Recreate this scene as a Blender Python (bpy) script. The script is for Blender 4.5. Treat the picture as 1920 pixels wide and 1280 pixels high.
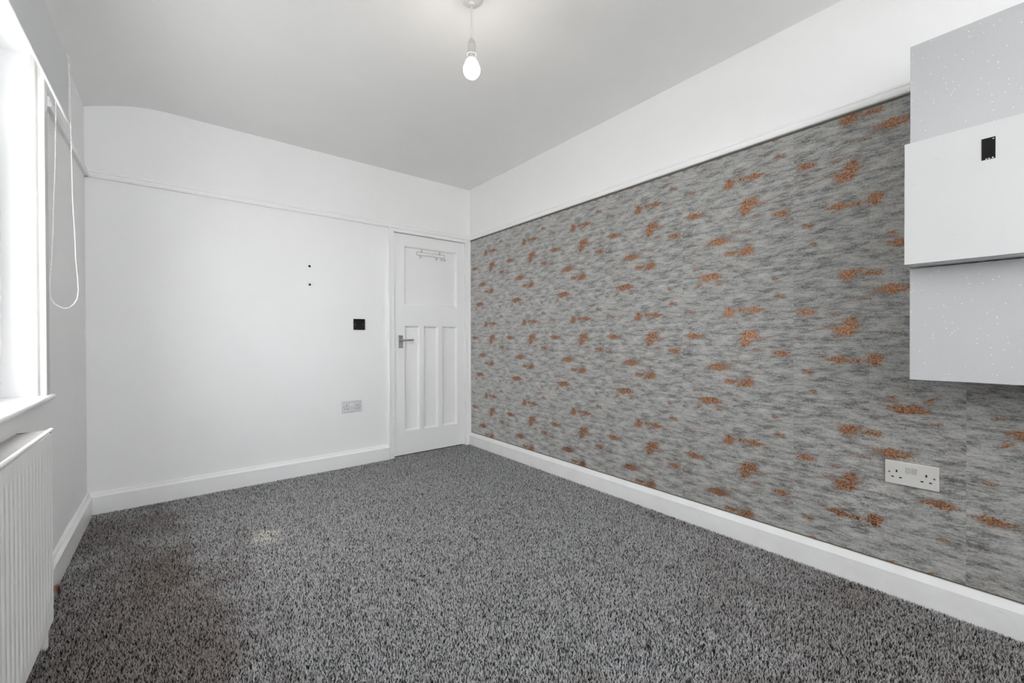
import bpy, bmesh, math, random
import numpy as np
from mathutils import Vector, Matrix
random.seed(4)
for o in list(bpy.data.objects):
    bpy.data.objects.remove(o)
SC = bpy.context.scene
COL = SC.collection

# ------------------------------------------------------------------ camera
cd = bpy.data.cameras.new('camera'); cam = bpy.data.objects.new('camera', cd); COL.objects.link(cam)
cd.sensor_width = 36.0; cd.lens = 789.7 / 1920 * 36; cd.clip_start = 0.02
yaw, pitch, roll = 0.6725, -0.006, -0.003
F = Vector((math.sin(yaw) * math.cos(pitch), math.cos(yaw) * math.cos(pitch), math.sin(pitch)))
R = Vector((math.cos(yaw), -math.sin(yaw), 0)); U = R.cross(F)
R2 = R * math.cos(roll) + U * math.sin(roll); U2 = -R * math.sin(roll) + U * math.cos(roll)
M = Matrix((R2, U2, -F)).transposed().to_4x4(); M.translation = (0, 0, 0.96)
cam.matrix_world = M
SC.camera = cam

# ------------------------------------------------------------------ light and exposure
W = bpy.data.worlds.new('sky'); SC.world = W; W.use_nodes = True
bg = W.node_tree.nodes['Background']; bg.inputs[0].default_value = (0.965, 0.98, 1.0, 1); bg.inputs[1].default_value = 8.0
sd = bpy.data.lights.new('sun', 'SUN'); sun = bpy.data.objects.new('sun', sd); COL.objects.link(sun)
sd.energy = 6.0; sd.angle = 0.01; sd.color = (1, 0.95, 0.88)
sun.rotation_euler = Vector((0.165, -0.30, -0.94)).to_track_quat('-Z', 'Y').to_euler(); sun.location = (-2, 4, 6)
BULB = 32.0
SC.view_settings.view_transform = 'Standard'; SC.view_settings.look = 'None'
SC.view_settings.gamma = 1; SC.view_settings.use_curve_mapping = False
SC.view_settings.exposure = 0.55
SC.cycles.max_bounces = 16; SC.cycles.diffuse_bounces = 10; SC.cycles.transparent_max_bounces = 16

# ------------------------------------------------------------------ room numbers (metres)
XL, XR, YB, YF, ZC = -0.391, 2.114, 3.276, -1.30, 2.325
ZR = 1.860                       # underside of the picture rail
WY0, WY1, WZ0, WZ1 = 1.58, 2.35, 0.752, 2.02      # window opening
DX0, DX1, DZ = 1.378, 2.058, 1.834                # door opening

# ------------------------------------------------------------------ helpers
def box(bm, lo, hi, bev=0.0, seg=1):
    v = [bm.verts.new((x, y, z)) for x in (lo[0], hi[0]) for y in (lo[1], hi[1]) for z in (lo[2], hi[2])]
    fs = [bm.faces.new([v[i] for i in f]) for f in ((0, 1, 3, 2), (4, 6, 7, 5), (0, 4, 5, 1), (2, 3, 7, 6), (0, 2, 6, 4), (1, 5, 7, 3))]
    if bev:
        es = list({e for f in fs for e in f.edges})
        bmesh.ops.bevel(bm, geom=es, offset=bev, segments=seg, affect='EDGES', profile=0.5)

def prism(bm, prof, axis, a, b):
    """extrude a closed 2-D profile along an axis; profile coordinates are the two other axes in order"""
    def P(q, t):
        return {'x': (t, q[0], q[1]), 'y': (q[0], t, q[1]), 'z': (q[0], q[1], t)}[axis]
    A = [bm.verts.new(P(q, a)) for q in prof]; B = [bm.verts.new(P(q, b)) for q in prof]
    n = len(prof)
    for i in range(n):
        bm.faces.new((A[i], A[(i + 1) % n], B[(i + 1) % n], B[i]))
    bm.faces.new(A[::-1]); bm.faces.new(B)

def lathe(bm, prof, seg=32, c=(0, 0, 0)):
    rings = []
    for r, z in prof:
        if r < 1e-6:
            rings.append([bm.verts.new((c[0], c[1], c[2] + z))])
        else:
            rings.append([bm.verts.new((c[0] + r * math.cos(2 * math.pi * k / seg), c[1] + r * math.sin(2 * math.pi * k / seg), c[2] + z)) for k in range(seg)])
    for p, q in zip(rings, rings[1:]):
        for k in range(seg):
            l = (k + 1) % seg
            if len(p) == 1 and len(q) == 1: continue
            if len(p) == 1: bm.faces.new((p[0], q[k], q[l]))
            elif len(q) == 1: bm.faces.new((p[k], q[0], p[l]))
            else: bm.faces.new((p[k], q[k], q[l], p[l]))

def tube(bm, pts, r, seg=10, cap=True):
    pts = [Vector(p) for p in pts]; rings = []
    up = Vector((0.123, 0.456, 0.88)).normalized()
    for i, p in enumerate(pts):
        d = (pts[min(i + 1, len(pts) - 1)] - pts[max(i - 1, 0)]).normalized()
        a = d.cross(up).normalized(); b = d.cross(a)
        rings.append([bm.verts.new(p + r * (a * math.cos(2 * math.pi * k / seg) + b * math.sin(2 * math.pi * k / seg))) for k in range(seg)])
    for p, q in zip(rings, rings[1:]):
        for k in range(seg):
            bm.faces.new((p[k], p[(k + 1) % seg], q[(k + 1) % seg], q[k]))
    if cap:
        bm.faces.new(rings[0][::-1]); bm.faces.new(rings[-1])

def ball(bm, c, r, u=8, v=6):
    bmesh.ops.create_uvsphere(bm, u_segments=u, v_segments=v, radius=r, matrix=Matrix.Translation(c))

def obj(name, bm, mat, parent=None, label=None, smooth=False, local=False):
    """one mesh object; geometry is given in world metres unless local"""
    bmesh.ops.recalc_face_normals(bm, faces=bm.faces)
    if parent is not None and not local:
        bmesh.ops.translate(bm, verts=bm.verts, vec=-WP[parent.name])
    me = bpy.data.meshes.new(name); bm.to_mesh(me); bm.free()
    for m in (mat if isinstance(mat, (list, tuple)) else [mat]): me.materials.append(m)
    if smooth:
        me.polygons.foreach_set('use_smooth', [True] * len(me.polygons))
        me.set_sharp_from_angle(angle=math.radians(40))
    o = bpy.data.objects.new(name, me); COL.objects.link(o)
    if parent is not None: o.parent = parent
    WP[o.name] = WP[parent.name] if (parent is not None and not local) else Vector((0, 0, 0))
    if label: o['label'] = label
    return o
WP = {}

def thing(name, label, cat, loc=(0, 0, 0), rotz=0, group=None):
    o = bpy.data.objects.new(name, None); COL.objects.link(o); o.empty_display_size = 0.05
    o.location = loc; o.rotation_euler = (0, 0, rotz); WP[o.name] = Vector(loc)
    o['label'] = label; o['category'] = cat
    if group: o['group'] = group
    return o

def struct(name, bm=None, mat=None, label=None, loc=(0, 0, 0), smooth=False):
    if bm is None:
        o = bpy.data.objects.new(name, None); COL.objects.link(o); o.location = loc; WP[o.name] = Vector(loc)
    else:
        o = obj(name, bm, mat, smooth=smooth)
    o['kind'] = 'structure'
    if label: o['label'] = label
    return o
NB = bmesh.new

# ------------------------------------------------------------------ materials
class N:
    def __init__(s, name):
        s.m = bpy.data.materials.new(name); s.m.use_nodes = True
        s.t = s.m.node_tree; s.b = s.t.nodes['Principled BSDF']
    def n(s, typ, **kw):
        x = s.t.nodes.new(typ)
        for k, v in kw.items():
            if k.startswith('i_'):
                x.inputs[int(k[2:])].default_value = v
            else: setattr(x, k, v)
        return x
    def l(s, a, b): s.t.links.new(a, b)
    def math(s, op, a, b=None, c=None):
        x = s.n('ShaderNodeMath', operation=op)
        for i, q in enumerate((a, b, c)):
            if q is None: continue
            if isinstance(q, (int, float)): x.inputs[i].default_value = q
            else: s.l(q, x.inputs[i])
        return x.outputs[0]
    def vec(s, op, a, b=None):
        x = s.n('ShaderNodeVectorMath', operation=op)
        for i, q in enumerate((a, b)):
            if q is None: continue
            if isinstance(q, tuple): x.inputs[i].default_value = q
            else: s.l(q, x.inputs[i])
        return x.outputs['Value'] if op in ('LENGTH', 'DOT_PRODUCT') else x.outputs[0]
    def noise(s, v, scale, detail=4, rough=0.55, out='Fac'):
        x = s.n('ShaderNodeTexNoise'); x.inputs['Scale'].default_value = scale
        x.inputs['Detail'].default_value = detail; x.inputs['Roughness'].default_value = rough
        if v is not None: s.l(v, x.inputs['Vector'])
        return x.outputs[out]
    def ramp(s, f, stops):
        x = s.n('ShaderNodeValToRGB'); e = x.color_ramp.elements
        while len(e) < len(stops): e.new(0.5)
        for k, (p, c) in zip(e, stops):
            k.position = p; k.color = (c, c, c, 1) if isinstance(c, (int, float)) else (*c, 1)
        s.l(f, x.inputs[0]); return x.outputs[0]
    def mix(s, f, a, b, typ='MIX'):
        x = s.n('ShaderNodeMix', data_type='RGBA', blend_type=typ)
        for i, q in ((0, f), (6, a), (7, b)):
            if isinstance(q, (int, float)): x.inputs[i].default_value = q
            elif isinstance(q, tuple): x.inputs[i].default_value = (*q, 1)
            else: s.l(q, x.inputs[i])
        return x.outputs[2]
    def smooth(s, f, a, b, c=0, d=1):
        x = s.n('ShaderNodeMapRange', interpolation_type='SMOOTHSTEP')
        x.inputs[1].default_value = a; x.inputs[2].default_value = b; x.inputs[3].default_value = c; x.inputs[4].default_value = d
        s.l(f, x.inputs[0]); return x.outputs[0]
    def bump(s, h, strength=0.2, dist=0.01):
        x = s.n('ShaderNodeBump'); x.inputs['Strength'].default_value = strength; x.inputs['Distance'].default_value = dist
        s.l(h, x.inputs['Height']); s.l(x.outputs[0], s.b.inputs['Normal'])
    def coords(s, which='Object'):
        return s.n('ShaderNodeTexCoord').outputs[which]
    def set(s, col=None, rough=None, metal=None, spec=None):
        if col is not None:
            if isinstance(col, tuple): s.b.inputs['Base Color'].default_value = (*col, 1)
            else: s.l(col, s.b.inputs['Base Color'])
        if rough is not None: s.b.inputs['Roughness'].default_value = rough
        if metal is not None: s.b.inputs['Metallic'].default_value = metal
        if spec is not None: s.b.inputs['Specular IOR Level'].default_value = spec
        return s.m

def plain(name, col, rough=0.5, metal=0.0, spec=0.5, var=0.04, scale=9):
    a = N(name); f = a.noise(a.coords(), scale, 4)
    c = a.mix(f, tuple(x * (1 - var) for x in col), tuple(min(1, x * (1 + var)) for x in col))
    return a.set(c, rough, metal, spec)

def paint(name, col, rough, bump):
    a = N(name); co = a.coords()
    f = a.noise(co, 3.0, 5)
    c = a.mix(f, tuple(x * 0.97 for x in col), tuple(x * 1.02 for x in col))
    h = a.math('ADD', a.noise(co, 5, 3), a.math('MULTIPLY', a.noise(co, 160, 2), 0.12))
    a.bump(h, bump, 0.02)
    return a.set(c, rough, 0, 0.35)

m_wall = paint('white_wall_paint', (0.87, 0.87, 0.87), 0.75, 0.12)
m_ceil = paint('white_ceiling_paint', (0.90, 0.90, 0.895), 0.8, 0.10)
m_gloss = paint('white_gloss_paint', (0.88, 0.88, 0.88), 0.32, 0.05)
m_under = plain('bare_grey_brown_wall', (0.115, 0.105, 0.085), 0.8)
m_cream = plain('off_white_moulding_paint', (0.64, 0.635, 0.62), 0.5)
m_upvc = plain('white_window_plastic', (0.85, 0.85, 0.86), 0.3)
m_white = plain('white_plastic', (0.82, 0.82, 0.81), 0.35)
m_rad = plain('white_radiator_enamel', (0.88, 0.88, 0.87), 0.5)
m_grille = plain('dusty_grey_white_grille', (0.36, 0.35, 0.34), 0.6, var=0.15, scale=40)
m_dark = plain('dark_inside', (0.02, 0.02, 0.02), 0.9)
m_black = plain('black_plastic', (0.006, 0.006, 0.006), 0.5, spec=0.2)
m_steel = plain('brushed_steel', (0.80, 0.785, 0.75), 0.4, 0.55)
m_chrome = plain('satin_chrome', (0.45, 0.45, 0.46), 0.28, 1.0)
m_copper = plain('copper_pipe', (0.35, 0.16, 0.10), 0.4, 0.9)
m_rocker = plain('grey_rocker_plastic', (0.42, 0.42, 0.42), 0.4)
m_lamp = plain('greyish_lamp_plastic', (0.46, 0.46, 0.45), 0.45)
m_rose = plain('off_white_rose_plastic', (0.66, 0.66, 0.65), 0.45)
m_socket = plain('pale_grey_plastic', (0.66, 0.66, 0.68), 0.35)
m_chain = plain('white_chain_plastic', (0.95, 0.95, 0.95), 0.3)
m_filler = plain('pale_filler', (0.85, 0.85, 0.84), 0.9)
m_screw = plain('steel_screw', (0.26, 0.24, 0.19), 0.35, 1.0)
m_wire = plain('white_coated_wire', (0.62, 0.62, 0.62), 0.3, 0.3)
m_scratch = plain('pale_scratch', (0.5, 0.5, 0.48), 0.8)
m_ground = plain('pale_paving_outside', (0.5, 0.5, 0.485), 0.9, var=0.2)
m_doorwhite = plain('white_cabinet_door', (0.58, 0.58, 0.575), 0.35, var=0.02, scale=14)
m_carc = plain('grey_cabinet_board', (0.62, 0.62, 0.63), 0.45)
m_blind = plain('grey_white_blind_fabric', (0.66, 0.665, 0.68), 0.85, var=0.02)
m_bar = plain('white_bottom_bar', (0.88, 0.88, 0.88), 0.3)

def m_scuffed_():
    a = N('scuffed_white_gloss_paint'); co = a.coords()
    sc1 = a.smooth(a.noise(a.vec('MULTIPLY', co, (1, 1, 2.5)), 26, 5, 0.7), 0.66, 0.74)
    low = a.smooth(a.noise(co, 7, 4), 0.45, 0.75)
    c = a.mix(a.math('MULTIPLY', low, 0.5), (0.85, 0.85, 0.845), (0.76, 0.75, 0.73))
    c = a.mix(a.math('MULTIPLY', sc1, 0.7), c, (0.42, 0.39, 0.35))
    a.bump(a.noise(co, 60, 3), 0.06, 0.01)
    return a.set(c, 0.4, 0, 0.35)
m_scuff = m_scuffed_()
def m_smudged_():
    a = N('smudged_white_cabinet_door'); co = a.coords()
    k = a.smooth(a.noise(a.vec('MULTIPLY', co, (1, 1, 1.8)), 17, 5, 0.6), 0.63, 0.72)
    return a.set(a.mix(a.math('MULTIPLY', k, 0.35), (0.585, 0.585, 0.58), (0.48, 0.48, 0.475)), 0.4, 0, 0.5)
m_doorwhite = m_smudged_()
def m_glitter_():
    a = N('grey_glitter_laminate'); co = a.coords()
    v = a.n('ShaderNodeTexVoronoi'); v.inputs['Scale'].default_value = 170; a.l(co, v.inputs['Vector'])
    sx = a.n('ShaderNodeSeparateColor'); a.l(v.outputs['Color'], sx.inputs[0])
    pick = a.math('GREATER_THAN', sx.outputs[0], 0.975)
    dot = a.math('MULTIPLY', a.math('LESS_THAN', v.outputs['Distance'], 0.30), pick)
    base = a.mix(a.noise(co, 4, 4), (0.455, 0.46, 0.465), (0.49, 0.495, 0.50))
    fine = a.noise(co, 900, 1)
    base = a.mix(a.smooth(fine, 0.62, 0.75), base, (0.60, 0.60, 0.61))
    a.l(a.math('MULTIPLY', dot, 0.5), a.b.inputs['Metallic'])
    return a.set(a.mix(dot, base, (0.88, 0.88, 0.88)), 0.3, None, 0.5)
m_glitter = m_glitter_()

BLOTCH = [(-0.016, 0.111, 0.025, 0.026, 0), (0.040, 0.118, 0.030, 0.012, .25), (0.095, 0.116, 0.052, 0.014, .05), (0.079, -0.001, 0.036, 0.020, -.05), (0.054, -0.031, 0.024, 0.020, -.05),
          (-0.194, -0.002, 0.050, 0.013, 0), (0.210, -0.083, 0.036, 0.014, 0.05), (-0.072, -0.160, 0.056, 0.016, 0),
          (-0.010, -0.224, 0.036, 0.010, .05), (0.045, -0.238, 0.036, 0.010, .1), (0.068, -0.228, 0.026, 0.020, -.05), (-0.110, 0.292, 0.056, 0.015, -.05),
          (-0.171, 0.255, 0.017, 0.008, 0.15), (-0.069, 0.255, 0.018, 0.013, 0.35), (0.182, 0.253, 0.024, 0.010, 0.45),
          (0.199, 0.173, 0.024, 0.017, 0.40), (-0.208, 0.119, 0.017, 0.011, 0.4), (0.105, -0.072, 0.04, 0.02, 0.7), (0.14, -0.02, 0.05, 0.012, 0.6),
          (-0.19, -0.29, 0.03, 0.014, 0.6), (0.02, -0.13, 0.06, 0.015, 0.65)]
def m_paper_():
    a = N('grey_distressed_wallpaper_with_copper_flakes')
    sp = a.n('ShaderNodeSeparateXYZ'); a.l(a.coords(), sp.inputs[0])
    z = a.n('ShaderNodeMath', operation='WRAP'); a.l(sp.outputs[2], z.inputs[0]); z.inputs[1].default_value = 0.3115; z.inputs[2].default_value = -0.3115
    cb = a.n('ShaderNodeCombineXYZ'); a.l(sp.outputs[0], cb.inputs[0]); a.l(z.outputs[0], cb.inputs[2])
    P = cb.outputs[0]
    st = a.vec('MULTIPLY', P, (1, 1, 4.2))
    # copper flakes
    w = a.noise(a.vec('MULTIPLY', P, (1, 1, 1.6)), 28, 4, 0.6, 'Color')
    off = a.vec('MULTIPLY', a.vec('SUBTRACT', w, (0.5, 0.5, 0.5)), (0.075, 0, 0.05))
    Q = a.vec('ADD', P, off)
    d = None
    for cx, cz, rx, rz, fa in BLOTCH:
        k = a.vec('LENGTH', a.vec('MULTIPLY', a.vec('SUBTRACT', Q, (cx, 0, cz)), (1 / rx, 0, 1 / rz)))
        if fa: k = a.math('ADD', k, fa)
        d = k if d is None else a.math('MINIMUM', d, k)
    fine = a.noise(a.vec('MULTIPLY', P, (1, 1, 2.0)), 105, 5, 0.75)
    e = a.math('ADD', d, a.math('MULTIPLY', a.math('SUBTRACT', fine, 0.5), 4.2))
    mask = a.smooth(e, 1.12, 0.75)
    # streaked plaster grey
    n1 = a.noise(st, 11, 8, 0.68)
    n2 = a.noise(a.vec('MULTIPLY', P, (1, 1, 7)), 34, 7, 0.72)
    n3 = a.noise(a.vec('MULTIPLY', P, (1, 1, 9)), 16, 5, 0.65)
    n4 = a.noise(a.vec('MULTIPLY', P, (1, 1, 1.8)), 130, 4, 0.7)
    tone = a.math('ADD', a.math('ADD', a.math('MULTIPLY', n1, 0.42), a.math('MULTIPLY', n2, 0.33)), a.math('MULTIPLY', n4, 0.25))
    c = a.ramp(tone, [(0.385, (0.03, 0.03, 0.029)), (0.435, (0.11, 0.11, 0.105)), (0.475, (0.25, 0.25, 0.24)), (0.53, (0.40, 0.40, 0.388)), (0.62, (0.55, 0.55, 0.535))])
    crack = a.smooth(a.math('ABSOLUTE', a.math('SUBTRACT', n3, 0.5)), 0.0, 0.016, 1, 0)
    crack = a.math('MULTIPLY', crack, a.smooth(n1, 0.52, 0.40))
    c = a.mix(a.math('MULTIPLY', crack, 0.85), c, (0.03, 0.03, 0.03))
    warm = a.smooth(a.noise(st, 7, 3), 0.45, 0.62)
    c = a.mix(a.math('MULTIPLY', warm, 0.35), c, a.mix(1.0, c, (1.08, 0.96, 0.92), 'MULTIPLY'))
    halo = a.smooth(e, 1.9, 1.1)
    c = a.mix(a.math('MULTIPLY', halo, 0.22), c, (0.17, 0.115, 0.08))
    cop = a.mix(a.smooth(a.noise(P, 130, 3, 0.7), 0.35, 0.65), (0.12, 0.055, 0.027), (0.50, 0.25, 0.13))
    c = a.mix(mask, c, cop)
    a.l(a.math('MULTIPLY', mask, 0.6), a.b.inputs['Metallic'])
    a.l(a.math('MULTIPLY_ADD', mask, -0.05, 0.55), a.b.inputs['Roughness'])
    a.bump(a.math('ADD', tone, a.math('MULTIPLY', mask, 0.1)), 0.25, 0.003)
    a.b.inputs['Sheen Roughness'].default_value = 0.5
    a.l(a.math('MULTIPLY_ADD', mask, -1.0, 1.0), a.b.inputs['Sheen Weight'])
    a.b.inputs['IOR'].default_value = 1.6
    a.b.inputs['Diffuse Roughness'].default_value = 1.0
    return a.set(c, None, None, 0.5)
m_paper = m_paper_()

def m_carpet_():
    a = N('grey_flecked_carpet_pile')
    at = a.n('ShaderNodeAttribute', attribute_name='yarn')
    co = a.coords()
    c = at.outputs['Color']
    # small soil stains, broad darker brown zones left and near right, worn pale patch
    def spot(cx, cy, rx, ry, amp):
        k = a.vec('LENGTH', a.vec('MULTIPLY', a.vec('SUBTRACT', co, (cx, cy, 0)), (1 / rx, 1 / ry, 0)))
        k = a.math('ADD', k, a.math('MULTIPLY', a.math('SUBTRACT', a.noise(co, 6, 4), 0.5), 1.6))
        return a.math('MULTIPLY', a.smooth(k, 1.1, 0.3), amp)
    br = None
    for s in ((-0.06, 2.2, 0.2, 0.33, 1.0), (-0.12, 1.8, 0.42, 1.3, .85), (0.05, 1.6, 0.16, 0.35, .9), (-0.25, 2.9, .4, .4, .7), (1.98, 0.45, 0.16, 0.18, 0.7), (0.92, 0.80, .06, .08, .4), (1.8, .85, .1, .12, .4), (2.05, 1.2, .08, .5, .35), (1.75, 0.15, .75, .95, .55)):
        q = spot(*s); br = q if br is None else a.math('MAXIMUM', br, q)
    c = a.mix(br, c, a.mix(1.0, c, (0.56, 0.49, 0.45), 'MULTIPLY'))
    pale = spot(0.36, 2.37, 0.10, 0.12, 0.8)
    c = a.mix(pale, c, a.mix(1.0, c, (1.7, 1.62, 1.45), 'MULTIPLY'))
    return a.set(c, 0.95, 0, 0.1)
m_carpet = m_carpet_()
m_backing = plain('dark_carpet_backing', (0.035, 0.035, 0.036), 1.0, spec=0.0)

def m_glass_():
    a = N('clear_window_glass'); t = a.t
    tr = a.n('ShaderNodeBsdfTransparent'); gl = a.n('ShaderNodeBsdfGlossy'); gl.inputs['Roughness'].default_value = 0.02
    fr = a.n('ShaderNodeFresnel'); fr.inputs[0].default_value = 1.45
    mx = a.n('ShaderNodeMixShader'); ge = a.n('ShaderNodeNewGeometry'); a.l(a.math('MULTIPLY', fr.outputs[0], a.math('SUBTRACT', 1.0, ge.outputs['Backfacing'])), mx.inputs[0]); a.l(tr.outputs[0], mx.inputs[1]); a.l(gl.outputs[0], mx.inputs[2])
    a.l(mx.outputs[0], t.nodes['Material Output'].inputs[0]); return a.m
m_glass = m_glass_()
def m_bulb_():
    a = N('lit_opal_bulb'); a.set((0.95, 0.95, 0.93), 0.3)
    a.b.inputs['Emission Color'].default_value = (1.0, 0.90, 0.78, 1); a.b.inputs['Emission Strength'].default_value = BULB
    return a.m
m_bulb = m_bulb_()

# ------------------------------------------------------------------ room shell
bm = NB(); box(bm, (XL - 0.25, YF - 0.2, -0.15), (XR + 0.2, YB + 0.2, -0.011)); floor = struct('floor', bm, m_backing, 'dark grey flecked carpet floor')
def carpet():
    rng = np.random.default_rng(3)
    s = 0.0046
    xs = np.arange(XL + 0.012, XR - 0.012, s); ys = np.arange(YF + 0.01, YB + 0.02, s)
    X, Y = np.meshgrid(xs, ys); X = X.ravel(); Y = Y.ravel(); n = X.size
    X = X + rng.uniform(-.5, .5, n) * s * 1.2; Y = Y + rng.uniform(-.5, .5, n) * s * 1.2
    r = rng.uniform(0.0018, 0.0031, n); a0 = rng.uniform(0, 6.283, n)
    h = rng.uniform(0.008, 0.0125, n)
    la = rng.uniform(0, 6.283, n); lr = rng.uniform(0.0, 0.006, n)
    V = np.zeros((n, 4, 3), np.float32)
    for k in range(3):
        V[:, k, 0] = X + r * np.cos(a0 + k * 2.0944); V[:, k, 1] = Y + r * np.sin(a0 + k * 2.0944); V[:, k, 2] = -0.0112
    V[:, 3, 0] = X + lr * np.cos(la); V[:, 3, 1] = Y + lr * np.sin(la); V[:, 3, 2] = -0.011 + h
    V[:, 3, 1] = np.clip(V[:, 3, 1], YF + .01, YB + .02)
    idx = (np.arange(n) * 4)[:, None]
    T = np.concatenate([idx + np.array([0, 1, 3]), idx + np.array([1, 2, 3]), idx + np.array([2, 0, 3])], 1).astype(np.int32).ravel()
    me = bpy.data.meshes.new('carpet_pile')
    me.vertices.add(n * 4); me.vertices.foreach_set('co', V.ravel())
    me.loops.add(n * 9); me.loops.foreach_set('vertex_index', T)
    me.polygons.add(n * 3); me.polygons.foreach_set('loop_start', np.arange(0, n * 9, 3, dtype=np.int32)); me.polygons.foreach_set('loop_total', np.full(n * 3, 3, np.int32))
    u = rng.uniform(0, 1, n)
    # yarns come in small clumps of like shade
    g = np.where(u < 0.55, rng.uniform(0.40, 0.66, n), np.where(u < 0.82, rng.uniform(0.18, 0.34, n), rng.uniform(0.02, 0.06, n)))
    colr = np.ones((n, 4, 4), np.float32); colr[:, :, 0] = g[:, None]; colr[:, :, 1] = g[:, None] * 1.0; colr[:, :, 2] = g[:, None] * 1.01
    at = me.attributes.new('yarn', 'FLOAT_COLOR', 'POINT'); at.data.foreach_set('color', colr.ravel())
    me.update(); me.validate()
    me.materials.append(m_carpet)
    o = bpy.data.objects.new('carpet_pile', me); COL.objects.link(o); o.parent = floor; o['kind'] = 'stuff'
carpet()

bm = NB(); prism(bm, [(XL - 0.2, 2.18), (XL, 2.243), (-0.33, 2.266), (-0.26, 2.290), (-0.19, 2.309), (-0.13, 2.320), (-0.06, ZC), (XR + 0.2, ZC), (XR + 0.2, 2.5), (XL - 0.2, 2.5)], 'y', YF - 0.2, YB + 0.2)
struct('ceiling', bm, m_ceil, 'white ceiling sloping down along the window wall', smooth=True)

bm = NB()
box(bm, (XL - 0.25, YB, -0.1), (DX0, YB + 0.12, 2.45)); box(bm, (DX0, YB, DZ), (DX1, YB + 0.12, 2.45)); box(bm, (DX1, YB, -0.1), (XR + 0.2, YB + 0.12, 2.45))
wb = struct('wall_back', bm, m_wall, 'white back wall with the door')
for x, z in ((0.751, 1.487), (0.752, 1.355)):      # old screw holes: a dark sunken plug in a chipped rim
    bm = NB(); lathe(bm, [(0.0, 0.0004), (0.0062, 0.0004), (0.0075, 0.0012), (0.0088, 0.0)], 14)
    bmesh.ops.rotate(bm, verts=bm.verts, matrix=Matrix.Rotation(math.pi / 2, 3, 'X')); bmesh.ops.translate(bm, verts=bm.verts, vec=(x, YB, z))
    obj('screw_hole', bm, m_dark, wb, 'small dark screw hole')
bm = NB()
lathe(bm, [(0.0, 0.0003), (0.022, 0.0003), (0.026, 0.0)], 16)
bmesh.ops.scale(bm, vec=(1.2, 0.75, 1), verts=bm.verts)
bmesh.ops.rotate(bm, verts=bm.verts, matrix=Matrix.Rotation(math.pi / 2, 3, 'X')); bmesh.ops.translate(bm, verts=bm.verts, vec=(0.755, YB, 1.358))
obj('filler_patch', bm, m_filler, wb, 'pale filler patch around the lower screw hole')

bm = NB()
T = 0.21
box(bm, (XL - T, YF - 0.2, -0.1), (XL, WY0, 2.45)); box(bm, (XL - T, WY1, -0.1), (XL, YB + 0.1, 2.45))
box(bm, (XL - T, WY0, -0.1), (XL, WY1, WZ0 - 0.012)); box(bm, (XL - T, WY0, WZ1), (XL, WY1, 2.45))
struct('wall_left', bm, m_wall, 'white window wall')

bm = NB()
box(bm, (XR, YF - 0.2, ZR + 0.002), (XR + 0.15, YB + 0.1, 2.45)); nf = len(bm.faces)
box(bm, (XR, YF - 0.2, -0.1), (XR + 0.15, YB + 0.1, ZR + 0.002))
bm.faces.ensure_lookup_table()
for f in bm.faces[nf:]: f.material_index = 1
wr = struct('wall_right', bm, [m_wall, m_under], 'wallpapered wall, white above the picture rail')
ZP0, ZP1 = 0.112, 1.851
pm = None
edges = [3.258, 2.742, 2.225, 1.708, 1.191, 0.6745, 0.158, -0.359]
for i, y1 in enumerate(edges):
    y0 = y1 - 0.5165
    if i == 0: y0 = 2.7425
    if i == len(edges) - 1: y0 = YF + 0.005
    full = (0 < i < len(edges) - 1)
    def mk():
        b = NB(); w = (y1 - y0) / 2
        box(b, (-w, -0.0006, -0.976 + ZP0), (w, 0.0006, ZP1 - 0.976)); return b
    o = obj('wallpaper_strip', mk(), m_paper, wr, local=True)
    if full:
        if pm is None: pm = o.data
        else:
            old = o.data; o.data = pm; bpy.data.meshes.remove(old)
    cy = (y0 + y1) / 2
    flip = (i == 5)
    o.location = (XR - 0.0006, cy, 0.976)
    o.rotation_euler = (0, 0, -math.pi / 2)
    if flip:
        # hung the other way up, as alternate lengths are
        o.rotation_euler = (Matrix.Rotation(-math.pi / 2, 3, 'Z') @ Matrix.Rotation(math.pi, 3, 'Y')).to_euler()
        o.location.z = (ZP0 + ZP1) - 0.976
sc = NB()
for (y, z, dy, dz) in ((0.61, 0.395, 0.022, 0.085), (0.60, 0.375, 0.02, 0.08), (0.618, 0.37, 0.012, 0.06), (0.592, 0.40, 0.016, 0.07), (0.63, 0.345, 0.015, 0.05), (0.604, 0.43, 0.004, 0.05), (0.583, 0.63, 0.001, 0.03)):
    x = XR - 0.0013; w = 0.0006
    v = [sc.verts.new(p) for p in ((x, y, z), (x, y - w, z), (x, y - w - dy, z + dz), (x, y - dy, z + dz), (x - .0002, y - w / 2, z), (x - .0002, y - w / 2 - dy, z + dz))]
    sc.faces.new((v[0], v[4], v[5], v[3])); sc.faces.new((v[4], v[1], v[2], v[5])); sc.faces.new((v[0], v[3], v[2], v[1]))
obj('scratch_marks', sc, m_scratch, wr, 'pale scratch marks in the wallpaper')

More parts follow.
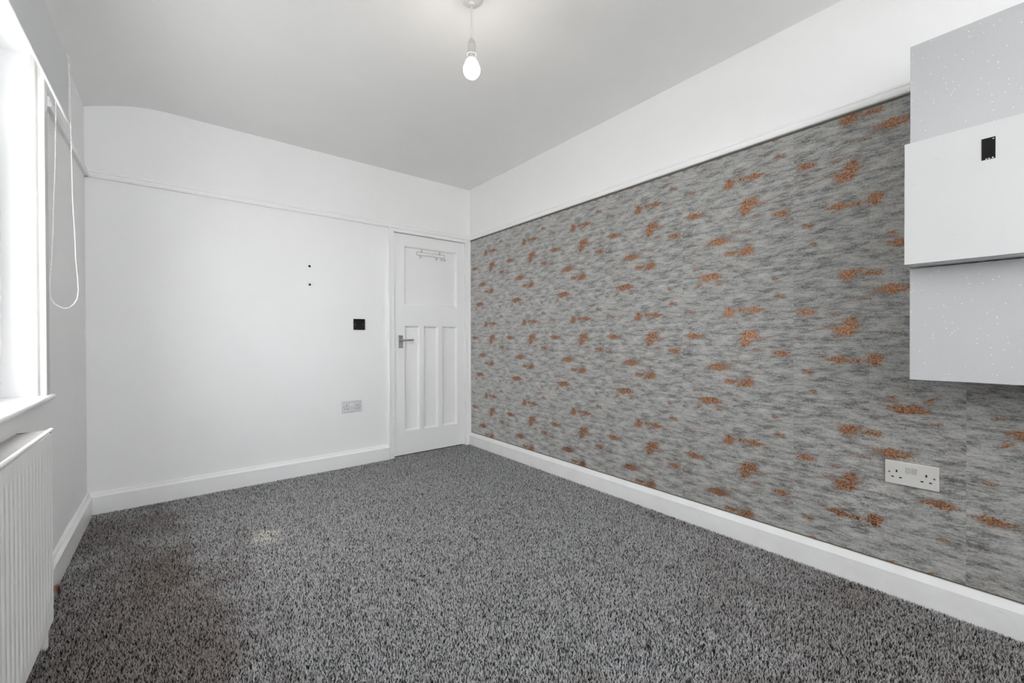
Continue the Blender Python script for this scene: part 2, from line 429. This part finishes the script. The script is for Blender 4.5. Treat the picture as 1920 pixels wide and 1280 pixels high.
QX0, QX1, QZ0, QZ1 = -0.15, 1.45, 1.12, 2.14      # unseen window added for fill light, in the wall behind the viewer
bm = NB()
box(bm, (XL - T, YF - 0.2, -0.1), (QX0, YF, 2.45)); box(bm, (QX1, YF - 0.2, -0.1), (XR + 0.15, YF, 2.45))
box(bm, (QX0, YF - 0.2, -0.1), (QX1, YF, QZ0)); box(bm, (QX0, YF - 0.2, QZ1), (QX1, YF, 2.45))
struct('wall_front', bm, m_wall, 'white wall behind the viewer')
w2 = struct('added_fill_window', None, None, 'added unseen window for fill light, in the wall behind the viewer', loc=(0.65, YF, QZ0))
b = NB(); a0, a1 = YF - 0.16, YF - 0.10
box(b, (QX0, a0, QZ0), (QX0 + .05, a1, QZ1)); box(b, (QX1 - .05, a0, QZ0), (QX1, a1, QZ1)); box(b, (QX0 + .05, a0, QZ0), (QX1 - .05, a1, QZ0 + .05)); box(b, (QX0 + .05, a0, QZ1 - .05), (QX1 - .05, a1, QZ1)); box(b, (0.625, a0, QZ0 + .05), (0.675, a1, QZ1 - .05))
obj('window_frame', b, m_upvc, w2)
for a, c in ((QX0 + .045, 0.63), (0.67, QX1 - .045)):
    b = NB(); box(b, (a, YF - 0.132, QZ0 + .045), (c, YF - 0.128, QZ1 - .045)); obj('pane', b, m_glass, w2)
b = NB(); box(b, (QX0 - .04, YF - 0.10, QZ0 - .02), (QX1 + .04, YF + 0.03, QZ0 + .002), .005, 2); obj('window_sill', b, m_gloss, w2)
bm = NB(); box(bm, (DX0 - 0.15, YB + 0.30, -0.1), (XR + 0.2, YB + 0.33, 2.2)); struct('wall_hall', bm, m_dark, 'dark hall behind the door')
bm = NB(); box(bm, (-30, -30, -0.9), (XL - T - 0.05, 30, -0.6)); struct('ground_outside', bm, m_ground, 'pale paved ground outside the window')

# skirting boards: flat face, chamfered and stepped top
def skirt(d, h): return [(0, -0.012), (d, -0.012), (d, h * 0.80), (d - 0.003, h * 0.83), (d * 0.52, h * 0.90), (d * 0.52, h * 0.93), (d * 0.35, h), (0, h)]
bm = NB(); prism(bm, [(YB - a, z) for a, z in skirt(0.022, 0.115)], 'x', XL, DX0 - 0.048); struct('baseboard_back', bm, m_gloss, 'white skirting board under the back wall')
bm = NB(); prism(bm, [(XL + a, z) for a, z in skirt(0.022, 0.115)], 'y', YF, YB); struct('baseboard_left', bm, m_gloss, 'white skirting board under the window wall')
def skirt_r(d, h): return [(0, -0.012), (d, -0.012), (d, h * 0.76), (d - 0.010, h), (0, h)]
bm = NB(); prism(bm, [(XR - a, z) for a, z in skirt_r(0.020, 0.106)], 'y', YF, YB - 0.018); struct('baseboard_right', bm, m_scuff, 'scuffed white skirting board under the wallpaper')
bm = NB(); prism(bm, [(YF + a, z) for a, z in skirt(0.022, 0.115)], 'x', XL, XR); struct('baseboard_front', bm, m_gloss)

# picture rails
RAIL = [(0, 0), (0.015, 0), (0.019, 0.005), (0.019, 0.014), (0.012, 0.018), (0.012, 0.026), (0.016, 0.030), (0.014, 0.038), (0.006, 0.043), (0, 0.043)]
bm = NB(); prism(bm, [(YB - a, ZR + z) for a, z in RAIL], 'x', XL, XR); struct('trim_1', bm, m_gloss, 'white picture rail along the back wall', smooth=True)
bm = NB(); prism(bm, [(XL + a, ZR + z) for a, z in RAIL], 'y', WY1 + 0.033, YB); struct('trim_2', bm, m_gloss, 'white picture rail on the window wall', smooth=True)
bm = NB(); prism(bm, [(XR - a, ZR + z) for a, z in RAIL], 'y', YF, YB); struct('trim_3', bm, m_gloss, 'white picture rail above the wallpaper', smooth=True)

# door casing
tr = struct('trim_4', None, None, 'white moulded door casing', loc=(DX0, YB, 0))
def casing(s):   # across the width, outwards from the opening: (distance, projection)
    return [(0, 0), (0, 0.014), (0.030, 0.014), (0.033, 0.021), (0.044, 0.021), (0.048, 0.016), (0.048, 0)]
bm = NB(); prism(bm, [(DX0 - d, YB - p) for d, p in casing(0)], 'z', -0.012, ZR + 0.004); obj('jamb_casing', bm, m_gloss, tr)
bm = NB(); prism(bm, [(DX1 + d, YB - p) for d, p in ((0, 0), (0, 0.014), (0.034, 0.014), (0.038, 0.020), (0.054, 0.020), (0.054, 0))], 'z', -0.012, ZR + 0.004); obj('jamb_casing', bm, m_gloss, tr)
bm = NB(); prism(bm, [(YB, DZ), (YB - 0.014, DZ), (YB - 0.0145, ZR + 0.002), (YB, ZR + 0.002)], 'x', DX0, DX1); obj('head_casing', bm, m_gloss, tr)
bm = NB()
box(bm, (DX0, YB, -0.012), (DX0 + 0.0001, YB + 0.1, DZ)); obj('jamb_lining', bm, m_gloss, tr)

# ------------------------------------------------------------------ door
dr = struct('door_1', None, None, 'white panelled door with one square panel over three tall ones', loc=((DX0 + DX1) / 2, YB, 0))
LX0, LX1, LZ0, LZ1 = DX0 + 0.003, DX1 - 0.002, 0.006, DZ - 0.005
Y0, Y1 = YB + 0.002, YB + 0.040
PZ = [(1.242, 1.737), (0.198, 1.074)]
PX = [(1.474, 1.610), (1.648, 1.787), (1.826, 1.977)]
def member(name, x0, x1, z0, z1):
    b = NB(); box(b, (x0, Y0, z0), (x1, Y1, z1)); obj(name, b, m_gloss, dr)
member('stile', LX0, PX[0][0], LZ0, LZ1); member('stile', PX[2][1], LX1, LZ0, LZ1)
member('rail', PX[0][0], PX[2][1], PZ[0][1], LZ1); member('rail', PX[0][0], PX[2][1], PZ[1][1], PZ[0][0]); member('rail', PX[0][0], PX[2][1], LZ0, PZ[1][0])
member('muntin', PX[0][1], PX[1][0], *PZ[1]); member('muntin', PX[1][1], PX[2][0], *PZ[1])
def panel(x0, x1, z0, z1):
    b = NB(); g = 0.014; dep = 0.018
    o = [b.verts.new(p) for p in ((x0, Y0 + .001, z0), (x1, Y0 + .001, z0), (x1, Y0 + .001, z1), (x0, Y0 + .001, z1))]
    q = [b.verts.new(p) for p in ((x0 + g * .55, Y0 + .005, z0 + g * .55), (x1 - g * .55, Y0 + .005, z0 + g * .55), (x1 - g * .55, Y0 + .005, z1 - g * .55), (x0 + g * .55, Y0 + .005, z1 - g * .55))]
    i = [b.verts.new(p) for p in ((x0 + g, Y0 + dep, z0 + g), (x1 - g, Y0 + dep, z0 + g), (x1 - g, Y0 + dep, z1 - g), (x0 + g, Y0 + dep, z1 - g))]
    for k in range(4):
        l = (k + 1) % 4
        b.faces.new((o[k], o[l], q[l], q[k])); b.faces.new((q[k], q[l], i[l], i[k]))
    b.faces.new(i)
    r = [b.verts.new((v.co.x, Y1 - .005, v.co.z)) for v in o]
    for k in range(4): b.faces.new((o[k], o[(k + 1) % 4], r[(k + 1) % 4], r[k]))
    b.faces.new(r)
    obj('panel', b, m_gloss, dr)
panel(PX[0][0], PX[2][1], *PZ[0])
for a in PX: panel(*a, *PZ[1])
# handle: back plate, boss, lever
hx, hz = 1.438, 0.953
b = NB(); box(b, (1.419, Y0 - 0.007, 0.888), (1.458, Y0, 0.992), 0.002, 2); hp = obj('handle_plate', b, m_chrome, dr, 'satin chrome lever handle on a back plate')
b = NB(); tube(b, [(hx, Y0 - 0.006, hz), (hx, Y0 - 0.034, hz), (hx + 0.004, Y0 - 0.042, hz), (hx + 0.014, Y0 - 0.046, hz), (hx + 0.05, Y0 - 0.047, hz), (hx + 0.095, Y0 - 0.046, hz + 0.001)], 0.0075, 12)
obj('lever', b, m_chrome, hp, smooth=True)
for x in (1.427, 1.450):
    for z in (0.896, 0.984):
        b = NB(); lathe(b, [(0, 0.001), (0.003, 0.0008), (0.0035, 0)], 10); bmesh.ops.rotate(b, verts=b.verts, matrix=Matrix.Rotation(math.pi / 2, 3, 'X')); bmesh.ops.translate(b, verts=b.verts, vec=(x, Y0 - 0.007, z))
        obj('screw', b, m_screw, hp)
for z in (1.60, 0.215):
    b = NB(); tube(b, [(DX1 - 0.002, YB - 0.004, z - 0.05), (DX1 - 0.002, YB - 0.004, z + 0.05)], 0.0055, 10)
    box(b, (DX1 - 0.022, YB - 0.001, z - 0.045), (DX1 - 0.004, YB + 0.003, z + 0.045))
    obj('hinge', b, m_gloss, dr)

# hook rack over the door's top panel
YR = Y0 + 0.018
hk = thing('hook_rack', 'small wire hook rail with four hooks on the upper door panel', 'hook rack', (1.72, YR, 1.66))
b = NB()
tube(b, [(1.594, YR - 0.008, 1.700), (1.854, YR - 0.008, 1.700)], 0.0028, 8); tube(b, [(1.594, YR - 0.008, 1.674), (1.854, YR - 0.008, 1.674)], 0.0032, 8)
tube(b, [(1.594, YR - 0.008, 1.700), (1.590, YR - 0.008, 1.687), (1.594, YR - 0.008, 1.674)], 0.0025, 8); tube(b, [(1.854, YR - 0.008, 1.700), (1.858, YR - 0.008, 1.687), (1.854, YR - 0.008, 1.674)], 0.0025, 8)
obj('wire_frame', b, m_wire, hk, smooth=True)
b = NB(); box(b, (1.68, YR - 0.011, 1.677), (1.765, YR - 0.008, 1.698), 0.001); obj('name_plate', b, m_white, hk)
for x in (1.640, 1.812):
    b = NB(); box(b, (x - 0.006, YR - 0.008, 1.696), (x + 0.006, YR, 1.722), 0.001); obj('fixing_tab', b, m_wire, hk)
for x in (1.618, 1.82, 1.772, 1.850):
    b = NB(); tube(b, [(x, YR - 0.008, 1.676), (x, YR - 0.010, 1.656), (x - .001, YR - 0.020, 1.646), (x - .002, YR - 0.033, 1.648), (x - .002, YR - 0.040, 1.656)], 0.0028, 8); ball(b, (x - .002, YR - 0.041, 1.657), 0.005)
    obj('hook', b, m_wire, hk, smooth=True)

# ------------------------------------------------------------------ window
wd = struct('window_1', None, None, 'window in the left wall with a deep white sill', loc=(XL, (WY0 + WY1) / 2, WZ0))
FX0, FX1 = -0.565, -0.497
def bar(name, lo, hi, mat=m_upvc, parent=wd):
    b = NB(); box(b, lo, hi, 0.004, 2); return obj(name, b, mat, parent)
fz0, fz1 = WZ0 + 0.0, WZ1
fr = NB()
box(fr, (FX0, WY0, fz0), (FX1, WY0 + 0.05, fz1)); box(fr, (FX0, WY1 - 0.05, fz0), (FX1, WY1, fz1)); box(fr, (FX0, WY0 + 0.05, fz0), (FX1, WY1 - 0.05, fz0 + 0.05)); box(fr, (FX0, WY0 + 0.05, fz1 - 0.05), (FX1, WY1 - 0.05, fz1))
wf = obj('window_frame', fr, m_upvc, wd)
for a, c in ((WY0 + 0.05, WY1 - 0.05),):
    s = NB(); x0, x1 = FX0 + 0.01, FX1 + 0.010; k = 0.045
    box(s, (x0, a, fz0 + 0.05), (x1, a + k, fz1 - 0.05), .003); box(s, (x0, c - k, fz0 + 0.05), (x1, c, fz1 - 0.05), .003)
    box(s, (x0, a + k, fz0 + 0.05), (x1, c - k, fz0 + 0.05 + k), .003); box(s, (x0, a + k, fz1 - 0.05 - k), (x1, c - k, fz1 - 0.05), .003)
    so = obj('sash', s, m_upvc, wd)
    g = NB(); box(g, (-0.535, a + k - .005, fz0 + 0.05 + k - .005), (-0.531, c - k + .005, fz1 - 0.05 - k + .005)); obj('pane', g, m_glass, so)
    h = NB(); ym = a + k / 2
    box(h, (x1, ym - 0.012, 1.30), (x1 + 0.012, ym + 0.012, 1.36), .002); tube(h, [(x1 + .010, ym, 1.35), (x1 + .028, ym, 1.35), (x1 + .030, ym, 1.33), (x1 + .030, ym, 1.25)], 0.007, 10)
    obj('sash_handle', h, m_upvc, so)
# sill with a rounded nose
s = NB(); zt, th, xn = WZ0, 0.020, -0.371
nose = [(xn - 0.010 + 0.010 * math.cos(t), zt - th / 2 + th / 2 * math.sin(t)) for t in [math.radians(q) for q in range(-90, 91, 22)]]
prism(s, [(FX1, zt - th), (xn - 0.010, zt - th)][:1] + nose + [(FX1, zt)], 'y', WY0 + 0.001, WY1 - 0.001)
prism(s, [(XL + 0.0005, zt - th)] + nose + [(XL + 0.0005, zt)], 'y', WY1 - 0.001, WY1 + 0.055)
prism(s, [(XL + 0.0005, zt - th)] + nose + [(XL + 0.0005, zt)], 'y', WY0 - 0.055, WY0 + 0.001)
obj('window_sill', s, m_gloss, wd, 'white sill board with a rounded front edge', smooth=True)
# moulded corner strips round the reveal
def strip(sgn, yj):
    q = [(-0.3835, 0.034), (-0.3835, -0.008), (-0.385, -0.011), (-0.390, -0.0115), (-0.3925, -0.009), (-0.3935, -0.001), (-0.404, -0.001), (-0.4055, -0.008), (-0.408, -0.012), (-0.413, -0.0135), (-0.417, -0.012), (-0.419, -0.008), (-0.4195, 0.008), (XL + 0.0005, 0.008), (XL + 0.0005, 0.034)]
    b = NB(); prism(b, [(x, yj + sgn * y) for x, y in q], 'z', WZ0, WZ1 + 0.05); obj('corner_moulding', b, m_cream, wd, smooth=False)
strip(1, WY1); strip(-1, WY0)
b = NB(); box(b, (XL, WY0, WZ1), (-0.383, WY1, WZ1 + 0.035), .002); obj('corner_moulding', b, m_cream, wd)

# ------------------------------------------------------------------ roller blind
BX, BY0, BY1 = -0.335, 1.49, 2.44
bl = thing('roller_blind', 'pale grey roller blind rolled up over the window', 'blind', (BX, (BY0 + BY1) / 2, 1.834))
zt = 2.085; rr = 0.024
prof = [(BX, 1.842)]
arc = [(BX - rr + rr * math.cos(t), zt + rr * math.sin(t)) for t in [math.radians(q) for q in range(0, 181, 15)]]
outer = [(BX, 1.842)] + arc
inner = [(x - (0.0012 if i == 0 else 0.0012 * math.cos(math.radians((i - 1) * 15))), z - (0 if i == 0 else 0.0012 * math.sin(math.radians((i - 1) * 15)))) for i, (x, z) in enumerate(outer)]
b = NB(); prism(b, outer + inner[::-1], 'y', BY0, BY1); obj('fabric', b, m_blind, bl, smooth=True)
b = NB(); box(b, (BX - 0.005, BY0, 1.834), (BX + 0.002, BY1, 1.8415), 0.002, 2); obj('bottom_bar', b, m_bar, bl, 'thin white bottom bar')
b = NB(); tube(b, [(BX - rr, BY0, zt), (BX - rr, BY1 + 0.001, zt)], rr - 0.002, 20); obj('roller', b, m_white, bl, smooth=True)
for y in (BY0 - 0.012, BY1 + 0.004):
    b = NB(); box(b, (XL, y, zt - 0.028), (BX - 0.006, y + 0.006, zt + 0.026), .002); obj('bracket', b, m_white, bl)
CH = [(-0.3615, 2.43, 2.104), (-0.345, 2.44, 2.112), (-0.334, 2.448, 2.105), (-0.332, 2.448, 2.06), (-0.331, 2.447, 1.946), (-0.33, 2.446, 1.839), (-0.328, 2.445, 1.689), (-0.326, 2.445, 1.517), (-0.321, 2.446, 1.388), (-0.319, 2.448, 1.281), (-0.314, 2.45, 1.205), (-0.313, 2.45, 1.162), (-0.316, 2.447, 1.129), (-0.325, 2.44, 1.106), (-0.337, 2.435, 1.092), (-0.349, 2.43, 1.087), (-0.361, 2.42, 1.093), (-0.374, 2.412, 1.104), (-0.382, 2.405, 1.122), (-0.384, 2.4, 1.152), (-0.383, 2.4, 1.204), (-0.378, 2.4, 1.288), (-0.374, 2.4, 1.392), (-0.373, 2.4, 1.475), (-0.369, 2.4, 1.58), (-0.366, 2.4, 1.685), (-0.365, 2.4, 1.789), (-0.364, 2.4, 1.872), (-0.3625, 2.41, 2.0), (-0.3615, 2.43, 2.104)]
b = NB(); tube(b, CH, 0.0008, 5)
pts = [Vector(p) for p in CH]; acc = 0.0
for p, q in zip(pts, pts[1:]):
    L = (q - p).length; t = acc
    while t < L:
        ball(b, p.lerp(q, t / L), 0.0023, 6, 4); t += 0.0062
    acc = t - L
ch = obj('bead_chain', b, m_chain, bl, 'white beaded pull chain hanging in a loop', smooth=True); ch['kind'] = 'stuff'

# ------------------------------------------------------------------ radiator
RX, RY0, RY1, RZ0, RZ1 = -0.301, 0.78, 1.892, 0.102, 0.676
rd = thing('radiator', 'white ribbed panel radiator under the window sill', 'radiator', (-0.34, (RY0 + RY1) / 2, 0))
def rad_panel(xf, sgn):
    b = NB(); pitch = 0.0333; n = int((RY1 - RY0 - 0.03) / pitch)
    prof = [(RY1, 0), (RY1 - 0.012, 0)]
    y = RY1 - 0.012
    for i in range(n):
        prof += [(y - 0.003, 1), (y - 0.007, 1), (y - 0.010, 0), (y - pitch, 0)]; y -= pitch
    prof += [(RY0, 0)]
    zs = [(RZ0, 0), (RZ0 + 0.030, 0), (RZ0 + 0.042, 1), (RZ1 - 0.050, 1), (RZ1 - 0.040, 0), (RZ1, 0)]
    grid = [[b.verts.new((xf - sgn * 0.004 * d * k, y, z)) for y, d in prof] for z, k in zs]
    for r0, r1 in zip(grid, grid[1:]):
        for i in range(len(prof) - 1): b.faces.new((r0[i], r0[i + 1], r1[i + 1], r1[i]))
    ext = [b.verts.new((xf - sgn * 0.016, v.co.y, v.co.z)) for v in (grid[0][0], grid[0][-1], grid[-1][-1], grid[-1][0])]
    b.faces.new(ext)
    for rim, (e0, e1) in ((grid[0], (ext[0], ext[1])), (grid[-1], (ext[3], ext[2]))): b.faces.new(list(rim) + [e1, e0])
    b.faces.new([g[0] for g in grid] + [ext[3], ext[0]]); b.faces.new([g[-1] for g in grid] + [ext[2], ext[1]])
    obj('ribbed_panel', b, m_rad, rd, smooth=True)
rad_panel(RX, 1)
b = NB()
for i in range(66):
    y = RY0 + 0.02 + i * (RY1 - RY0 - 0.04) / 65
    box(b, (RX - 0.062, y, RZ0 + 0.05), (RX - 0.017, y + 0.002, RZ1 - 0.04))
box(b, (RX - 0.064, RY0, RZ0 + 0.01), (RX - 0.060, RY1 - 0.004, RZ1 - 0.02))
f = obj('convector_fins', b, m_grille, rd)
b = NB(); box(b, (RX - 0.070, RY1 - 0.004, RZ0 + 0.03), (RX - 0.004, RY1, RZ1 - 0.006), .001); obj('side_panel', b, m_rad, rd)
# loose slatted top, riding up at its front edge
b = NB(); gx0, gx1 = RX - 0.072, RX + 0.002
def gz(x): return RZ1 + 0.004 + (x - gx0) * 0.10
yg1 = RY1 - 0.010
n = 74
for i in range(n + 1):
    y = RY0 + 0.005 + i * (yg1 - RY0 - 0.02) / n
    prism(b, [(gx0 + .004, gz(gx0)), (gx1 - .006, gz(gx1 - .006)), (gx1 - .006, gz(gx1) + .0015), (gx0 + .004, gz(gx0) + .003)], 'y', y, y + 0.0105)
prism(b, [(gx0, gz(gx0) - .012), (gx0 + .008, gz(gx0) - .012), (gx0 + .008, gz(gx0) + .0035), (gx0, gz(gx0) + .0035)], 'y', RY0, yg1)
gr = obj('top_grille', b, m_grille, rd, 'dusty grey slatted top grille')
b = NB(); c0 = (gx1 - 0.004, gz(gx1))
prism(b, [(c0[0] + 0.006 * math.cos(t), c0[1] - .001 + 0.005 * math.sin(t)) for t in [math.radians(q) for q in range(-80, 200, 28)]], 'y', RY0, RY1 - 0.002); obj('front_rim', b, m_rad, gr, smooth=True)
b = NB(); box(b, (gx0, RY1 - 0.006, gz(gx0) - 0.004), (gx1 - 0.004, RY1 - 0.002, gz(gx0) + 0.004)); obj('end_gap_shade', b, m_dark, gr)  # dark strip painting in the shade of the gap at the grille end
b = NB(); tube(b, [(-0.330, 1.945, -0.011), (-0.330, 1.945, 0.105)], 0.0085, 12); lathe(b, [(0.0, 0), (0.013, 0.0), (0.014, 0.012), (0.010, 0.03), (0.010, 0.05), (0, 0.052)], 12, (-0.330, 1.945, 0.10)); tube(b, [(-0.330, 1.945, 0.125), (-0.334, 1.89, 0.125)], 0.008, 10)
obj('valve', b, m_white, rd, 'white valve and pipe tail', smooth=True)
b = NB(); tube(b, [(-0.36, 1.93, 0.03), (-0.361, 2.20, 0.035), (-0.360, 2.30, 0.036), (-0.359, 2.325, 0.028), (-0.358, 2.335, 0.008), (-0.358, 2.336, -0.011)], 0.005, 10); obj('pipe', b, m_copper, rd, 'thin brown pipe along the skirting', smooth=True)

# ------------------------------------------------------------------ pendant lamp
LX, LY = 0.9285, 1.419
pl = thing('pendant_lamp', 'bare lit bulb hanging on a white cord from the ceiling', 'lamp', (LX, LY, ZC))
b = NB(); lathe(b, [(0, ZC), (0.046, ZC), (0.047, ZC - 0.006), (0.043, ZC - 0.014), (0.034, ZC - 0.022), (0.022, ZC - 0.027), (0.012, ZC - 0.029), (0.010, ZC - 0.034), (0.004, ZC - 0.036), (0, ZC - 0.036)], 40, (LX, LY, 0)); obj('ceiling_rose', b, m_rose, pl, smooth=True)
b = NB(); tube(b, [(LX, LY, ZC - 0.034), (LX, LY, 2.29), (LX + .0006, LY, 2.26), (LX, LY, 2.22), (LX, LY, 2.15)], 0.0034, 10); obj('cord', b, m_rose, pl, smooth=True)
b = NB(); lathe(b, [(0.0045, 2.160), (0.008, 2.156), (0.010, 2.150), (0.0125, 2.148), (0.0125, 2.142), (0.0145, 2.141), (0.0145, 2.136), (0.0155, 2.134), (0.017, 2.132), (0.017, 2.128), (0.0158, 2.126), (0.0158, 2.104), (0.0178, 2.102), (0.0178, 2.094), (0.0158, 2.094), (0.0145, 2.106), (0, 2.106)], 32, (LX, LY, 0)); obj('lamp_holder', b, m_lamp, pl, smooth=True)
b = NB(); lathe(b, [(0, 2.1055), (0.0125, 2.1055), (0.0125, 2.088), (0.0145, 2.082)], 28, (LX, LY, 0)); obj('bulb_cap', b, m_lamp, pl, smooth=True)
b = NB(); lathe(b, [(0.0143, 2.0845), (0.0150, 2.082), (0.0165, 2.077), (0.0165, 2.0755)], 32, (LX, LY, 0)); obj('bulb_neck', b, m_lamp, pl, smooth=True)
b = NB(); zc, rb = 2.034, 0.0335
prof = [(0.0162, 2.0755), (0.0215, 2.0690), (0.0262, 2.0600)] + [(rb * math.cos(t), zc + rb * math.sin(t)) for t in [math.radians(q) for q in (32, 15, 0, -15, -30, -45, -60, -75)]] + [(0, zc - rb)]
lathe(b, prof, 36, (LX, LY, 0)); obj('bulb', b, m_bulb, pl, 'glowing opal bulb', smooth=True)

# ------------------------------------------------------------------ sockets and plates (local axes: x to the right, z up, facing -y)
def pin(b, x, z, w, h, y):
    box(b, (x - w / 2, y - 0.0004, z - h / 2), (x + w / 2, y + 0.0002, z + h / 2))
def double_socket(name, label, loc, rotz, m_pl, m_rk, proud):
    t = thing(name, label, 'socket', loc, rotz, None)
    yf = -proud
    b = NB(); box(b, (-0.073, yf, -0.043), (0.073, yf + 0.005, 0.043), 0.0022, 2); obj('face_plate', b, m_pl, t, local=True)
    b = NB(); box(b, (-0.070, yf + 0.005, -0.040), (0.070, 0, 0.040)); obj('back_box', b, m_dark, t, local=True)
    for s in (-1, 1):
        b = NB(); box(b, (s * 0.0082 - 0.0065, yf - 0.003, 0.005), (s * 0.0082 + 0.0065, yf + 0.001, 0.026), 0.001)
        bmesh.ops.rotate(b, verts=b.verts, cent=(0, yf, 0.0155), matrix=Matrix.Rotation(-0.10, 3, 'X')); obj('rocker_switch', b, m_rk, t, local=True)
        for dx, dz, w, h in ((0, 0.006, 0.0048, 0.0085), (-0.011, -0.0165, 0.0075, 0.0045), (0.011, -0.0165, 0.0075, 0.0045)):
            b = NB(); pin(b, s * 0.040 + dx, dz, w, h, yf); obj('pin_hole', b, m_dark, t, local=True)
        b = NB(); lathe(b, [(0, 0.0012), (0.0022, 0.0011), (0.0032, 0.0004), (0.0036, 0)], 12); bmesh.ops.rotate(b, verts=b.verts, matrix=Matrix.Rotation(math.pi / 2, 3, 'X')); bmesh.ops.translate(b, verts=b.verts, vec=(s * 0.0605, yf, 0))
        obj('screw', b, m_screw, t, local=True)
    return t
double_socket('double_socket', 'brushed steel double socket low on the grey wallpaper', (XR - 0.0012, 0.295, 0.4565), -math.pi / 2, m_steel, m_rocker, 0.0095)
double_socket('double_socket', 'white plastic double socket low on the white back wall', (1.0415, YB, 0.450), 0, m_socket, m_white, 0.009)
t = thing('blank_plate', 'small square black cover plate on the white back wall', 'wall plate', (1.101, YB, 1.0755))
b = NB(); box(b, (-0.044, -0.008, -0.042), (0.044, -0.001, 0.042), 0.002, 2); obj('cover', b, m_black, t, local=True)
b = NB(); box(b, (-0.0453, -0.0065, -0.0405), (-0.0395, 0, 0.0405), 0.001); obj('side_edge', b, m_chrome, t, 'silver side edge', local=True)
for x in (-0.0302, 0.0302):
    b = NB(); lathe(b, [(0, 0.0012), (0.0022, 0.001), (0.0034, 0)], 12); bmesh.ops.rotate(b, verts=b.verts, matrix=Matrix.Rotation(math.pi / 2, 3, 'X')); bmesh.ops.translate(b, verts=b.verts, vec=(x, -0.008, 0)); obj('screw', b, m_screw, t, local=True)

# ------------------------------------------------------------------ wall cabinets
CY0, CY1 = -0.36, 0.266
def cabinet(name, label, xf, z0, z1, m_front, m_body):
    t = thing(name, label, 'cabinet', ((xf + XR) / 2, (CY0 + CY1) / 2, z0))
    b = NB(); box(b, (xf + 0.018, CY0, z0 + .0005), (XR - 0.0012, CY1 - 0.001, z1 - .0005), 0.001); obj('carcass', b, m_body, t)
    b = NB(); box(b, (xf, CY0, z0 + .0005), (xf + 0.0165, CY1, z1 - .0005), 0.0012, 2); d = obj('door', b, m_front, t)
    return t, d
cabinet('wall_cabinet', 'upper grey glitter cabinet above the white drop-front', 1.864, 1.562, 1.901, m_glitter, m_carc)
cabinet('wall_cabinet', 'lower grey glitter cabinet below the white drop-front', 1.864, 0.824, 1.184, m_glitter, m_carc)
t, d = cabinet('wall_cabinet', 'white drop-front cabinet with a black handle recess, between two grey ones', 1.774, 1.186, 1.560, m_doorwhite, m_white)
b = NB()
y0, y1, z0, z1, x = 0.0795, 0.1055, 1.4565, 1.5165, 1.774
box(b, (x - 0.0008, y0, z0), (x + 0.001, y1, z1)); hr = obj('handle_plate', b, m_black, d, 'black handle plate')
for y, z in ((y0 + .004, z1 - .005), (y0 + .005, z0 + .003), (y0 + .012, z0 + .0025), (y0 + .017, z0 + .002)):
    b = NB(); box(b, (x - 0.0014, y - .0016, z - .0012), (x - 0.0008, y + .0016, z + .0012)); obj('chip', b, m_white, d)
for o in bpy.data.objects:
    if o.type == 'EMPTY' and 'category' in o.keys() and o['category'] == 'cabinet': o['group'] = 'wall cabinets at the right'
